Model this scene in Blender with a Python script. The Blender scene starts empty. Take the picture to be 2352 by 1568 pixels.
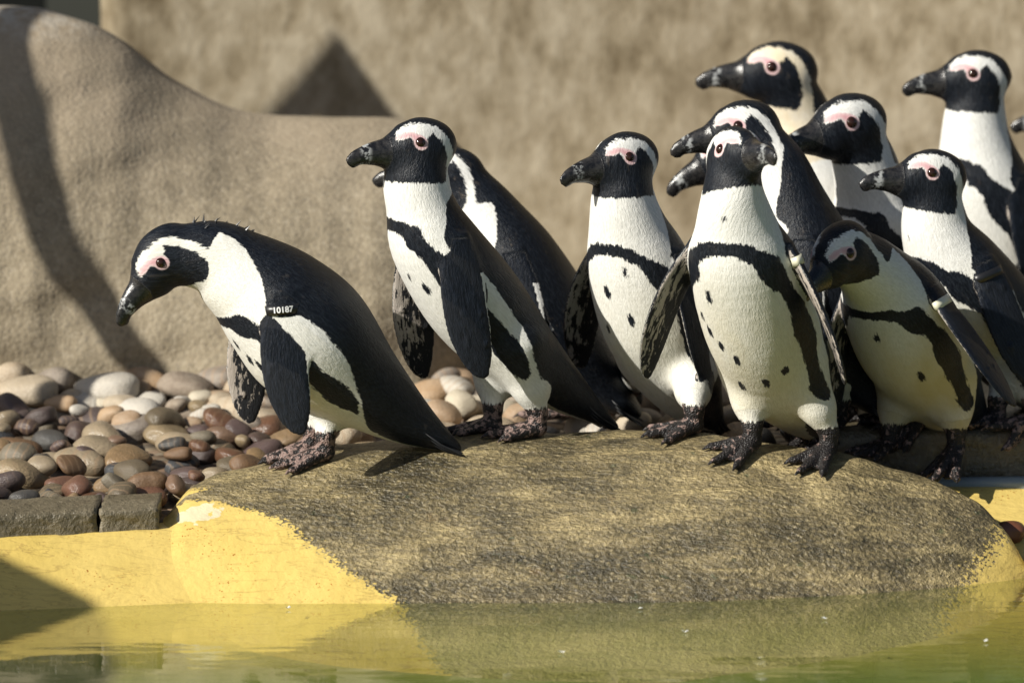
import bpy, bmesh, math, random
import numpy as np
from mathutils import Vector, Matrix

# ------------------------------------------------------------------ camera, sky, sun, exposure
sc = bpy.context.scene
R = math.radians
PITCH, DIST, ZR = R(10.0), 9.0, 0.371            # camera looks 10 degrees down at a point 9 m away
LENS = 36.0 * DIST / 1.68
cam_d = bpy.data.cameras.new('camera'); cam = bpy.data.objects.new('camera', cam_d)
sc.collection.objects.link(cam)
CAM = np.array([0.0, -DIST * math.cos(PITCH), ZR + DIST * math.sin(PITCH)])
cam.location = CAM; cam.rotation_euler = (math.pi / 2 - PITCH, 0, 0)
cam_d.lens = LENS; cam_d.sensor_width = 36; cam_d.clip_start = 0.1; cam_d.clip_end = 500
cam_d.dof.use_dof = True; cam_d.dof.focus_distance = 8.97; cam_d.dof.aperture_fstop = 2.9
sc.camera = cam

SUN_AZ, SUN_EL = R(56), R(32)                    # azimuth: degrees to the left of the direction towards the camera
SUNV = np.array([-math.sin(SUN_AZ) * math.cos(SUN_EL), -math.cos(SUN_AZ) * math.cos(SUN_EL), math.sin(SUN_EL)])
w = bpy.data.worlds.new('World'); sc.world = w; w.use_nodes = True
wn = w.node_tree
sky = wn.nodes.new('ShaderNodeTexSky'); sky.sky_type = 'NISHITA'; sky.sun_disc = False
sky.sun_elevation = SUN_EL; sky.sun_rotation = math.atan2(SUNV[0], SUNV[1]); sky.air_density = 1.0; sky.dust_density = 1.2
wn.nodes['Background'].inputs[1].default_value = 0.05
wn.links.new(sky.outputs[0], wn.nodes['Background'].inputs[0])
sun_d = bpy.data.lights.new('sun', 'SUN'); sun_d.energy = 5.0; sun_d.angle = R(0.53); sun_d.color = (1.0, 0.955, 0.86)
sun = bpy.data.objects.new('sun', sun_d); sc.collection.objects.link(sun)
sun.rotation_euler = Vector(SUNV).to_track_quat('Z', 'Y').to_euler()
sc.view_settings.view_transform = 'Standard'; sc.view_settings.look = 'None'
sc.view_settings.exposure = 0.50; sc.view_settings.gamma = 1.0; sc.view_settings.use_curve_mapping = False
sc.cycles.use_denoising = True
sc.cycles.max_bounces = 6; sc.cycles.transparent_max_bounces = 8
sc.cycles.caustics_reflective = False; sc.cycles.caustics_refractive = False

rng = np.random.default_rng(11); random.seed(11)
col = sc.collection

# ------------------------------------------------------------------ measuring helpers (survey of the place)
FW = np.array([0, math.cos(PITCH), -math.sin(PITCH)]); UPV = np.array([0, math.sin(PITCH), math.cos(PITCH)])
def ray(px, py):
    return FW + np.array([1.0, 0, 0]) * ((px - 1176) / 2352 * 36 / LENS) + UPV * ((784 - py) / 2352 * 36 / LENS)
def at(px, py, Y):
    d = ray(px, py); return CAM + d * ((Y - CAM[1]) / d[1])
def at_z(px, py, z):
    d = ray(px, py); return CAM + d * ((z - CAM[2]) / d[2])
def on_plane(px, py, p0, n):
    d = ray(px, py); return CAM + d * (np.dot(p0 - CAM, n) / np.dot(d, n))
def sst(a, b, x):
    t = np.clip((x - a) / (b - a), 0, 1); return t * t * (3 - 2 * t)
def vnoise(x, y, seed=0, oct=3):
    """cheap smooth 2-D noise from rotated sines, about -1..1"""
    r = np.random.default_rng(seed); s = np.zeros_like(np.asarray(x, float) + np.asarray(y, float)); amp = 1; tot = 0; f = 1.0
    for o in range(oct):
        for k in range(4):
            a = r.uniform(0, 6.28); q = f * r.uniform(.7, 1.4)
            s = s + amp * np.sin(q * (x * math.cos(a) + y * math.sin(a)) * 6.28 + r.uniform(0, 6.28)) * .5
        tot += amp; amp *= .5; f *= 2.1
    return s / tot

# ------------------------------------------------------------------ ground shapes
def smooth_interp(xs, ys, n=600, rad=9):
    g = np.linspace(min(xs), max(xs), n); v = np.interp(g, xs, ys)
    ker = np.hanning(2 * rad + 1); ker /= ker.sum()
    v = np.convolve(np.pad(v, rad, mode='edge'), ker, 'valid')
    return lambda x: np.interp(x, g, v)
PXM = 1400.0
_rx = [(p - 1176) / PXM for p in (300, 345, 365, 385, 430, 500, 600, 800, 1060, 1300, 1500, 1700, 1950, 2150, 2250, 2310, 2350, 2400)]
_ry = [-.14, -.13, -.12, -.11, -.07, -.03, 0, .05, .08, .09, .09, .06, .03, 0, -.03, -.06, -.10, -.12]
_rz = [-.20, -.07, .01, .070, .134, .158, .169, .198, .2115, .213, .209, .197, .175, .142, .113, .074, .02, -.08]
_rf = [-.30, -.30, -.30, -.31, -.33, -.345, -.365, -.372, -.372, -.372, -.370, -.35, -.31, -.26, -.225, -.20, -.18, -.17]
_rf = [q + .068 for q in _rf]
rockY, rockZ, rockF = smooth_interp(_rx, _ry), smooth_interp(_rx, _rz, rad=8), smooth_interp(_rx, _rf)
def rock_h(x, Y):
    yc, zc, yf = rockY(x), rockZ(x), rockF(x)
    s = (Y - yf) / (yc - yf)
    zc = np.where(s > 0, zc, np.maximum(zc, .06)); front = np.where(s > 0, zc * (1 - np.abs(1 - np.clip(s, 0, 1)) ** 1.75), s * zc * 1.75)
    b = np.maximum(Y - yc, 0)
    back = zc - 1.1 * b ** 2 / (b + .05)
    z = np.where(Y < yc, front, back)
    n = .007 * vnoise(x * 1.3, Y * 1.8, 3, 2) + .0035 * vnoise(x * 5, Y * 7, 5, 2)
    return z + n * sst(-.05, .06, z)
def edgeY(x): return -.265 + (x + .84) * .25
def apron_h(x, Y):
    e = Y - edgeY(x); wd = .095 + .07 * (x + .84)
    z = .095 * (1 + e / wd)
    z = np.where(z < -.03, -.03 + (z + .03) * .55, z)
    return np.minimum(np.maximum(z, -.75), .097) + .002 * vnoise(x * 2, Y * 3, 8, 2)
def smax(a, b, k):
    h = np.clip(.5 + .5 * (a - b) / k, 0, 1); return b + (a - b) * h + k * h * (1 - h)
def mound_h(x, Y): return smax(rock_h(x, Y), apron_h(x, Y), .07) - .004
def beach_h(x, Y):
    z = .118 + .035 * sst(-.2, .8, Y)
    return np.where(Y > edgeY(x) + .02, z, -1)
LEDGE_X, LEDGE_Y, LEDGE_Z = .50, .19, .184
def ground(x, Y):
    g = np.maximum(np.maximum(mound_h(x, Y), apron_h(x, Y)), beach_h(x, Y) + .02)
    return np.where((x > LEDGE_X) & (Y > LEDGE_Y), np.maximum(g, LEDGE_Z), g)
def on_ground(px, py):
    d = ray(px, py); t = np.arange(7.5, 12.5, .002); P = CAM + t[:, None] * d
    i = int(np.argmax(P[:, 2] < ground(P[:, 0], P[:, 1]))); return P[i]

# ------------------------------------------------------------------ object and material helpers
def props(o, label=None, cat=None, group=None, kind=None):
    if label: o['label'] = label
    if cat: o['category'] = cat
    if group: o['group'] = group
    if kind: o['kind'] = kind
    return o
def add_obj(name, me, m=None, parent=None, loc=None):
    o = bpy.data.objects.new(name, me); col.objects.link(o)
    if m is not None and me is not None and not me.materials: me.materials.append(m)
    if parent is not None: o.parent = parent
    if loc is not None: o.location = loc
    return o
def mesh_np(name, V, F, smooth=True):
    """V (n,3) array, F (m,4) or (m,3) index array"""
    me = bpy.data.meshes.new(name); V = np.asarray(V, np.float32); F = np.asarray(F, np.int32); k = F.shape[1]
    me.vertices.add(len(V)); me.vertices.foreach_set('co', V.ravel())
    me.loops.add(F.size); me.loops.foreach_set('vertex_index', F.ravel())
    me.polygons.add(len(F)); me.polygons.foreach_set('loop_start', np.arange(len(F), dtype=np.int32) * k)
    me.polygons.foreach_set('use_smooth', np.full(len(F), smooth))
    me.update(calc_edges=True); me.validate(); return me
def attr(me, name, arr):
    arr = np.asarray(arr, np.float32)
    if arr.ndim == 1:
        a = me.attributes.new(name, 'FLOAT', 'POINT'); a.data.foreach_set('value', arr)
    else:
        a = me.attributes.new(name, 'FLOAT_VECTOR', 'POINT'); a.data.foreach_set('vector', arr.ravel())
def grid_mesh(name, X, Y, Z):
    n, m = X.shape; V = np.stack([X, Y, Z], -1).reshape(-1, 3)
    i = np.arange(n - 1)[:, None] * m + np.arange(m - 1)[None, :]
    F = np.stack([i, i + m, i + m + 1, i + 1], -1).reshape(-1, 4)
    return mesh_np(name, V, F), V
def bm_obj(name, bm, m, parent=None, loc=None, smooth=False):
    me = bpy.data.meshes.new(name); bm.normal_update(); bm.to_mesh(me); bm.free()
    if smooth:
        for p in me.polygons: p.use_smooth = True
    return add_obj(name, me, m, parent, loc)

class NT:
    def __init__(s, name):
        s.m = bpy.data.materials.new(name); s.m.use_nodes = True; s.t = s.m.node_tree
        s.b = s.t.nodes['Principled BSDF']; s.out = s.t.nodes['Material Output']
    def put(s, sock, v):
        if isinstance(v, bpy.types.NodeSocket): s.t.links.new(v, sock)
        elif v is not None:
            if hasattr(sock.default_value, '__len__') and not hasattr(v, '__len__'): v = (v,) * len(sock.default_value)
            if hasattr(v, '__len__') and len(v) == 3 and len(sock.default_value) == 4: v = tuple(v) + (1,)
            sock.default_value = v
    def n(s, typ, ins=None, out=0, **kw):
        nd = s.t.nodes.new('ShaderNode' + typ)
        for k, v in kw.items(): setattr(nd, k, v)
        for k, v in (ins or {}).items(): s.put(nd.inputs[k], v)
        return nd.outputs[out]
    def math(s, op, a, b=None, clamp=False):
        nd = s.t.nodes.new('ShaderNodeMath'); nd.operation = op; nd.use_clamp = clamp; s.put(nd.inputs[0], a)
        if b is not None: s.put(nd.inputs[1], b)
        return nd.outputs[0]
    def mix(s, f, a, b):
        nd = s.t.nodes.new('ShaderNodeMix'); nd.data_type = 'RGBA'
        s.put(nd.inputs['Factor'], f); s.put(nd.inputs[6], a); s.put(nd.inputs[7], b); return nd.outputs[2]
    def mixf(s, f, a, b):
        nd = s.t.nodes.new('ShaderNodeMix'); nd.data_type = 'FLOAT'
        s.put(nd.inputs['Factor'], f); s.put(nd.inputs[2], a); s.put(nd.inputs[3], b); return nd.outputs[0]
    def rng(s, v, a, b, c=0., d=1., smooth=False):
        nd = s.t.nodes.new('ShaderNodeMapRange'); nd.clamp = True
        if smooth: nd.interpolation_type = 'SMOOTHSTEP'
        for i, x in enumerate((v, a, b, c, d)): s.put(nd.inputs[i], x)
        return nd.outputs[0]
    def scale(s, v, k, rot=(0, 0, 0), loc=(0, 0, 0)):
        nd = s.t.nodes.new('ShaderNodeMapping'); s.put(nd.inputs[0], v); s.put(nd.inputs['Scale'], k); s.put(nd.inputs['Rotation'], rot); s.put(nd.inputs['Location'], loc); return nd.outputs[0]
    def noise(s, v, sca, det=3., rough=.55, dist=0., out=0):
        return s.n('TexNoise', {'Vector': v, 'Scale': sca, 'Detail': det, 'Roughness': rough, 'Distortion': dist}, out)
    def at(s, name, vec=False):
        nd = s.t.nodes.new('ShaderNodeAttribute'); nd.attribute_name = name; return nd.outputs['Vector' if vec else 'Fac']
    def ramp(s, f, stops):
        nd = s.t.nodes.new('ShaderNodeValToRGB'); cr = nd.color_ramp
        while len(cr.elements) < len(stops): cr.elements.new(.5)
        for e, (p, c) in zip(cr.elements, stops): e.position = p; e.color = tuple(c) + (1,)
        s.put(nd.inputs[0], f); return nd.outputs[0]
    def obj(s): return s.n('TexCoord', out=3)
    def pos(s): return s.n('NewGeometry', out=0)
    def bump(s, h, dist, strength=1., normal=None):
        return s.n('Bump', {'Height': h, 'Distance': dist, 'Strength': strength, 'Normal': normal})
    def fin(s, color, rough, normal=None, **kw):
        s.put(s.b.inputs['Base Color'], color); s.put(s.b.inputs['Roughness'], rough)
        if normal is not None: s.put(s.b.inputs['Normal'], normal)
        for k, v in kw.items(): s.put(s.b.inputs[k.replace('_', ' ')], v)
        return s.m

# ------------------------------------------------------------------ materials of the setting
def mat_yellow_nodes(n, P):
    big = n.noise(P, 5, 3); crk = n.noise(n.scale(P, (7, 30, 30)), 1.0, 4, .6, .6)
    c = n.mix(n.rng(big, .35, .7), (.65, .485, .15), (.56, .41, .11))
    line = n.math('ABSOLUTE', n.math('SUBTRACT', crk, .5))
    c = n.mix(n.math('MULTIPLY', n.rng(line, .0, .022, .7, 0), n.rng(big, .4, .6, .3, 1)), c, (.33, .22, .07))
    spk = n.noise(P, 210, 2, .5); clus = n.noise(P, 9, 2)
    c = n.mix(n.math('MULTIPLY', n.rng(spk, .64, .70), n.rng(clus, .45, .62)), c, (.34, .13, .02))
    return c, crk, big
def mat_yellow():
    n = NT('yellow_pool_paint'); P = n.pos()
    c, crk, big = mat_yellow_nodes(n, P)
    z = n.n('SeparateXYZ', {0: P}, 2)
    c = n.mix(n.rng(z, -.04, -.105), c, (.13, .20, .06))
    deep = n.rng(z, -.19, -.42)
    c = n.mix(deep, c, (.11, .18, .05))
    nb = n.bump(n.noise(P, 60, 3), .004, .35, n.bump(crk, .012, .35))
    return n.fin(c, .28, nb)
def mat_rock():
    n = NT('mossy_brown_rock'); P = n.pos()
    S = n.scale(P, (9, 34, 44), rot=(0, R(26), R(-14)))
    streak = n.noise(S, 1.0, 5, .62, .5); fine = n.noise(n.scale(P, (170, 210, 210), rot=(0, R(20), 0)), 1.0, 3, .6)
    patch = n.noise(n.scale(P, (3.2, 6, 6), rot=(0, R(22), R(-20))), 1.0, 4, .6, .7); rust = n.noise(P, 11, 3)
    f = n.math('ADD', n.math('MULTIPLY', streak, .75), n.math('ADD', n.math('MULTIPLY', patch, .85), n.math('MULTIPLY', fine, .40)))
    c = n.ramp(n.rng(f, .78, 1.24), [(0, (.045, .038, .022)), (.32, (.105, .085, .046)), (.60, (.19, .15, .075)), (1, (.40, .315, .155))])
    pim0 = n.n('TexVoronoi', {'Vector': n.scale(P, (85, 120, 120)), 'Scale': 1.0}, 0)
    c = n.mix(n.rng(pim0, .42, .10, 0, .42), c, n.mix(.6, c, (.62, .50, .26)))  # pimple highlights painted into the colour at the cell centres
    c = n.mix(n.rng(pim0, .5, .8, 0, .2), c, (.04, .033, .02))
    c = n.mix(n.math('MULTIPLY', n.rng(rust, .68, .78), .35), c, (.20, .085, .02))
    c = n.mix(n.math('MULTIPLY', n.rng(n.noise(P, 38, 2), .68, .74), .55), c, (.03, .05, .022))
    c = n.mix(n.rng(n.n('SeparateXYZ', {0: P}, 2), -.008, -.05), c, (.36, .31, .14))
    yl = n.at('yl')
    edge = n.math('ADD', yl, n.math('MULTIPLY', n.math('SUBTRACT', n.noise(n.scale(P, (60, 110, 60)), 1.0, 4, .65), .5), .06)); edge = n.math('ADD', edge, n.math('MULTIPLY', n.math('SUBTRACT', fine, .5), .11))
    ymask = n.rng(edge, -.006, .006)
    yc, crk, big = mat_yellow_nodes(n, P)
    wp = n.math('ADD', n.at('wp'), n.math('MULTIPLY', n.math('SUBTRACT', n.noise(P, 55, 3), .5), .05))
    yc = n.mix(n.rng(wp, -.001, .001), yc, (.64, .57, .37))
    c = n.mix(ymask, c, yc)
    hgt = n.math('ADD', n.math('MULTIPLY', streak, .5), n.math('MULTIPLY', fine, .7))
    hb = n.bump(hgt, .009, n.mixf(ymask, .8, .10))
    pim = n.n('TexVoronoi', {'Vector': n.scale(P, (70, 130, 130), rot=(0, R(20), 0)), 'Scale': 1.0}, 0)
    nb = n.bump(pim, .004, n.mixf(ymask, .55, .0), n.bump(n.noise(P, 34, 3), .010, n.mixf(ymask, .3, .35), hb))
    return n.fin(c, n.mixf(ymask, n.rng(patch, .35, .65, .30, .5), .22), nb)
def mat_boulder():
    n = NT('tan_artificial_rock'); P = n.pos()
    a = n.noise(P, 3.5, 4, .6); b = n.noise(n.scale(P, (45, 45, 30)), 1.0, 3, .65); c2 = n.noise(P, 120, 2)
    z = n.n('SeparateXYZ', {0: P}, 2)
    c = n.ramp(n.math('ADD', n.math('MULTIPLY', a, .5), n.math('MULTIPLY', b, .5)), [(.3, (.16, .13, .085)), (.5, (.275, .228, .155)), (.72, (.37, .315, .225))])
    c = n.mix(n.rng(c2, .54, .72, 0, .45), c, (.12, .105, .085)); c = n.mix(n.rng(c2, .44, .34, 0, .30), c, (.46, .40, .31))
    c = n.mix(n.math('MULTIPLY', n.rng(z, .42, .62), n.rng(a, .3, .7, .2, .75)), c, (.30, .235, .165))
    c = n.mix(n.math('MULTIPLY', n.rng(z, .74, .80), n.rng(b, .35, .6, 0, .6)), c, (.46, .44, .40))
    return n.fin(c, .85, n.bump(n.math('ADD', n.math('MULTIPLY', b, .35), n.math('MULTIPLY', c2, .5)), .006, .7))
def mat_wall():
    n = NT('tan_rendered_wall'); P = n.pos()
    a = n.noise(n.scale(P, (3.2, 3.2, 1.6)), 1.0, 4, .6, .5); b = n.noise(n.scale(P, (22, 22, 13)), 1.0, 4, .65); st = n.noise(n.scale(P, (4.5, 4.5, .5)), 1.0, 3)
    c = n.ramp(n.math('ADD', n.math('MULTIPLY', a, .55), n.math('MULTIPLY', b, .5)), [(.40, (.125, .093, .05)), (.52, (.255, .208, .135)), (.64, (.38, .325, .235))])
    c = n.mix(n.rng(st, .5, .72, 0, .5), c, (.15, .115, .07))
    return n.fin(c, .9, n.bump(b, .008, .6))
def mat_slab():
    n = NT('wet_grey_concrete'); P = n.pos()
    a = n.noise(P, 7, 4, .6); b = n.noise(P, 90, 3, .7); g = n.n('TexVoronoi', {'Vector': P, 'Scale': 42.0}, 0)
    c = n.ramp(n.math('ADD', n.math('MULTIPLY', a, .6), n.math('MULTIPLY', b, .4)), [(.34, (.06, .05, .03)), (.55, (.15, .125, .08)), (.75, (.25, .215, .15))])
    c = n.mix(n.rng(g, .18, .10, 0, .5), c, (.20, .17, .12))
    return n.fin(c, n.rng(a, .4, .65, .28, .6), n.bump(n.math('ADD', b, n.math('MULTIPLY', a, .8)), .006, .9))
def mat_gravel():
    n = NT('dark_gravel_bed'); P = n.pos()  # random dark brown gravel tones
    v = n.n('TexVoronoi', {'Vector': P, 'Scale': 34.0}, 1); d = n.n('TexVoronoi', {'Vector': P, 'Scale': 34.0}, 0)
    k = n.n('SeparateColor', {0: v}, 0)
    c = n.ramp(k, [(0, (.10, .06, .035)), (.4, (.16, .11, .07)), (.7, (.07, .06, .05)), (1, (.22, .17, .11))])
    return n.fin(c, .6, n.bump(n.math('SUBTRACT', 1.0, d), .02, 1))
def mat_pebble(name, wet):
    n = NT(name); P = n.obj(); r = n.n('ObjectInfo', out=5); T = n.n('VectorMath', {0: P, 1: n.n('CombineXYZ', {0: n.math('MULTIPLY', r, 37), 1: n.math('MULTIPLY', r, 91)})}, operation='ADD')
    wcols = [(.115, .055, .030), (.15, .085, .042), (.075, .048, .040), (.20, .13, .065), (.055, .052, .048), (.17, .105, .068), (.11, .085, .052), (.24, .18, .105), (.070, .050, .046), (.28, .22, .145), (.036, .038, .042), (.13, .062, .038), (.16, .135, .095), (.09, .06, .055)]
    dcols = [(.38, .31, .22), (.30, .20, .12), (.42, .37, .28), (.20, .155, .115), (.34, .22, .12), (.44, .41, .36), (.17, .14, .115), (.32, .25, .17), (.40, .37, .32)]
    cols = wcols if wet else dcols
    nd = n.t.nodes.new('ShaderNodeValToRGB'); cr = nd.color_ramp; cr.interpolation = 'CONSTANT'
    while len(cr.elements) < len(cols): cr.elements.new(.5)
    for i, (e, c) in enumerate(zip(cr.elements, cols)): e.position = i / len(cols); e.color = c + (1,)
    n.put(nd.inputs[0], r); c = nd.outputs[0]
    a = n.noise(T, 1.6, 4, .6, .6); sp = n.noise(T, 16, 3, .7); band = n.n('TexWave', {'Vector': T, 'Scale': .7, 'Distortion': 5.0, 'Detail': 3.0}, 1)
    c = n.mix(n.rng(a, .35, .7, 0, .55), c, n.mix(.5, c, (.06, .05, .04) if wet else (.55, .48, .38)))
    c = n.mix(n.math('MULTIPLY', n.rng(band, .7, 1.0), n.rng(n.math('FRACT', n.math('MULTIPLY', r, 17.3)), .55, .9, 0, .45)), c, (.30, .20, .12))
    c = n.mix(n.rng(sp, .55, .8, 0, .45), c, (.05, .04, .03))
    rf = n.math('FRACT', n.math('MULTIPLY', r, 7.77))
    rough = n.rng(rf, 0, 1, .22, .62) if wet else n.rng(rf, 0, 1, .5, .8)
    return n.fin(c, rough, n.bump(n.noise(T, 9, 4), .05, .25))
def mat_water():
    n = NT('green_pool_water'); P = n.pos()
    w1 = n.noise(n.scale(P, (2.2, 9, 1)), 1.0, 2, .5, .3); w2 = n.noise(n.scale(P, (9, 34, 1)), 1.0, 2, .5, .2); w3 = n.noise(n.scale(P, (40, 90, 1)), 1.0, 1)
    h = n.math('ADD', w1, n.math('ADD', n.math('MULTIPLY', w2, .16), n.math('MULTIPLY', w3, .012)))
    nb = n.bump(h, .0021, 1.0)
    dt = n.n('VectorMath', {0: nb, 1: n.n('NewGeometry', out=4)}, 1, operation='DOT_PRODUCT')
    fr = n.math('ADD', n.math('MULTIPLY', n.math('POWER', n.math('SUBTRACT', 1.0, n.math('ABSOLUTE', dt)), 3.6), .98), .02, True)   # Schlick, the same from both sides
    gl = n.n('BsdfGlossy', {'Color': (1, 1, 1, 1), 'Roughness': .015, 'Normal': nb})
    tr = n.n('BsdfTransparent', {'Color': (.90, .92, .72, 1)}); df = n.n('BsdfDiffuse', {'Color': (.20, .235, .09, 1)})
    un = n.n('MixShader', {0: .18, 1: tr, 2: df}); mx = n.n('MixShader', {0: fr, 1: un, 2: gl})
    n.t.nodes.remove(n.b); n.t.links.new(mx, n.out.inputs[0]); return n.m
def mat_wood(name, c1, c2):
    n = NT(name); P = n.obj(); a = n.noise(n.scale(P, (4, 4, 30)), 1.0, 4)
    return n.fin(n.mix(a, c1, c2), .75, n.bump(a, .004, .6), Specular_IOR_Level=.1)

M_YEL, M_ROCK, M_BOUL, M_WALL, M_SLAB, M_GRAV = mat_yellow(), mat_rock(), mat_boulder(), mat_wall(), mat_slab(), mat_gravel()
M_WET, M_DRY, M_WATER = mat_pebble('wet_pebble', True), mat_pebble('dry_pebble', False), mat_water()
M_GAPSHADE = mat_wood('gap_shade_black', (.004, .005, .005), (.010, .011, .010)); M_CASTER = mat_wood('grey_caster', (.10, .08, .06), (.2, .16, .12))  # first holds the gap's shade as near-black colour, second covers the added casters

# ------------------------------------------------------------------ the setting
xs = np.linspace(-3.2, 3.2, 260)
yy = np.concatenate([np.linspace(-7.5, -1.0, 40)[:-1], np.linspace(-1.0, .5, 200)])
X, Y = np.meshgrid(xs, yy, indexing='ij')
Z = apron_h(X, Y); Z = np.where(Y > edgeY(X) + .06, Z - .12, Z)
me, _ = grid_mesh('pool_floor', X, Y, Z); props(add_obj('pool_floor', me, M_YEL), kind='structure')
me, _ = grid_mesh('water', *np.meshgrid(np.array([-3.2, -1, 1, 3.2]), np.array([-7.5, -3, -1, .4]), indexing='ij'), np.zeros((4, 4)))
props(add_obj('water', me, M_WATER), kind='structure')
xs = np.linspace(-3.2, 3.2, 160); v = np.linspace(0, 1, 90)
X, Vv = np.meshgrid(xs, v, indexing='ij'); Y = edgeY(X) + .03 + Vv * 3.2
Z = .118 + .035 * sst(-.2, .8, Y) - .02 + .004 * vnoise(X * 3, Y * 3, 4, 2); Z[:, 0] -= .2
me, _ = grid_mesh('pebble_beach', X, Y, Z); BEACH = props(add_obj('pebble_beach', me, M_GRAV), kind='structure')

# rock mound
xs = np.linspace(_rx[0], _rx[-1], 420); ys = np.linspace(-.62, .42, 260)
X, Y = np.meshgrid(xs, ys, indexing='ij'); Z = mound_h(X, Y)
me, V = grid_mesh('rock_mound', X, Y, Z)
yb = np.array([on_ground(*p) for p in ((372, 1132), (395, 1112), (470, 1128), (560, 1152), (640, 1195), (700, 1240), (790, 1308), (860, 1352), (915, 1386))])
_t = (V[:, 1] - V[:, 0] * .0)
bx = np.interp(V[:, 1], np.append([-.62], yb[::-1, 1][np.argsort(yb[::-1, 1])]), np.append([.0], yb[np.argsort(yb[:, 1]), 0]))
yl = bx - V[:, 0]
yr = V[:, 0] - (.795 + .10 * np.clip((V[:, 2] - .06) / .1, -1, 1))          # the yellow rim at the far end
attr(me, 'yl', np.maximum(yl, yr * .6)); wpc = on_ground(455, 1148)
attr(me, 'wp', .022 - np.hypot((V[:, 0] - wpc[0]) * .7 - (V[:, 1] - wpc[1]) * .2, (V[:, 1] - wpc[1]) * 1.0))
rock = props(add_obj('rock_mound', me, M_ROCK), 'low rounded brown rock with yellow painted foot at the pool edge', 'rock')

# concrete kerb at the left, a chipped row of slab pieces
def rough_block(name, x0, x1, y0f, depth, z0, z1, m, parent, seed, skew=0.25, amp=.004, nx=26, ny=10, nz=8):
    bm = bmesh.new(); bmesh.ops.create_cube(bm, size=1.0)
    bmesh.ops.subdivide_edges(bm, edges=[e for e in bm.edges if abs((e.verts[0].co - e.verts[1].co).x) > .5], cuts=nx)
    bmesh.ops.subdivide_edges(bm, edges=[e for e in bm.edges if abs((e.verts[0].co - e.verts[1].co).y) > .5], cuts=ny, use_grid_fill=True)
    bmesh.ops.subdivide_edges(bm, edges=[e for e in bm.edges if abs((e.verts[0].co - e.verts[1].co).z) > .5], cuts=nz, use_grid_fill=True)
    for vt in bm.verts:
        p = vt.co; u = p.x + .5; f = p.y + .5; h = p.z + .5
        x = x0 + u * (x1 - x0); y = y0f + (x - x0) * skew + f * depth; z = z0 + h * (z1 - z0)
        ed = max(0, abs(p.y) * 2 - .82) * max(0, abs(p.z) * 2 - .75) * 22
        n1 = float(vnoise(np.array(x * 9 + z * 13), np.array(y * 11 + z * 17 + seed), seed, 3))
        vt.co = (x + amp * n1 * .6, y + (amp * n1 + .004 * ed) * (1 if p.y < 0 else -1), z + amp * .5 * n1 - .003 * ed * (1 if p.z > 0 else 0))
    return bm_obj(name, bm, m, parent, smooth=True)
kerb = props(add_obj('concrete_kerb', None, loc=(-.72, -.25, .1)), 'chipped grey concrete kerb between pebbles and yellow pool slope', 'kerb')
inv = Matrix.Translation(-Vector(kerb.location))
for i, (a, b) in enumerate(((-1.35, -1.02), (-1.017, -.668), (-.664, -.572))):
    o = rough_block('slab', a, b, edgeY(a) + .004, .125, .078, .135 + .002 * (i == 1), M_SLAB, kerb, 3 + i, .25, .0045, nx=30 if i < 2 else 12)
    o.data.transform(inv)
ledge = rough_block('concrete_ledge', LEDGE_X, 2.2, LEDGE_Y, .62, .06, LEDGE_Z, M_SLAB, None, 21, .03, .004, nx=60, ny=12)
props(ledge, 'brown concrete ledge behind the end of the rounded rock under the penguins', 'ledge')
trim = rough_block('pool_edge_strip', .45, 2.2, LEDGE_Y - .045, .04, .085, .108, mat_wood('pale_blue_edge', (.20, .24, .25), (.34, .38, .38)), None, 31, .03, .002, nx=50, ny=3, nz=3)  # strip mixes two pale blue-grey tones
props(trim, 'pale blue strip along the foot of the brown ledge', 'edging')

# big tan boulder behind the beach
_bx = [-2.2, -1.3, -.94, -.86, -.765, -.70, -.637, -.573, -.509, -.445, -.333, -.237, -.14, -.077, -.045, -.02]
_bz = [.77, .81, .80, .795, .765, .725, .668, .631, .602, .589, .584, .58, .565, .50, .40, .25]
_bf = [.70, .70, .72, .73, .74, .745, .75, .75, .755, .76, .77, .79, .84, .96, 1.08, 1.25]
bZ, bF = smooth_interp(_bx, _bz, rad=10), smooth_interp(_bx, _bf, rad=10)
us = np.linspace(-2.2, -.02, 220); ws = np.linspace(0, 1.6, 120)
U, W = np.meshgrid(us, ws, indexing='ij'); ang = W * math.pi / 2
zt, yf = bZ(U), bF(U); dp = .36 * np.clip((1.5 - yf) / .75, .15, 1)
sgn = np.sin(ang)
Zb = .10 + (zt - .10) * np.where(W < 1, np.abs(sgn) ** .75, 1 - (1 - np.abs(sgn)) * 1.1)
Yb = yf + dp * (1 - np.cos(ang) * np.where(np.cos(ang) > 0, np.abs(np.cos(ang)) ** .5, 1.6))
Yb += .035 * vnoise(U * .8, Zb * .9, 6, 2) + .006 * vnoise(U * 5, Zb * 5, 9, 2)
U_b, Y_b, Z_b = U, Yb, Zb; me, _ = grid_mesh('artificial_boulder', U, Yb, Zb)
boulder = props(add_obj('artificial_boulder', me, M_BOUL), 'large smooth tan artificial boulder rising behind the pebbles', 'boulder')

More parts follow.
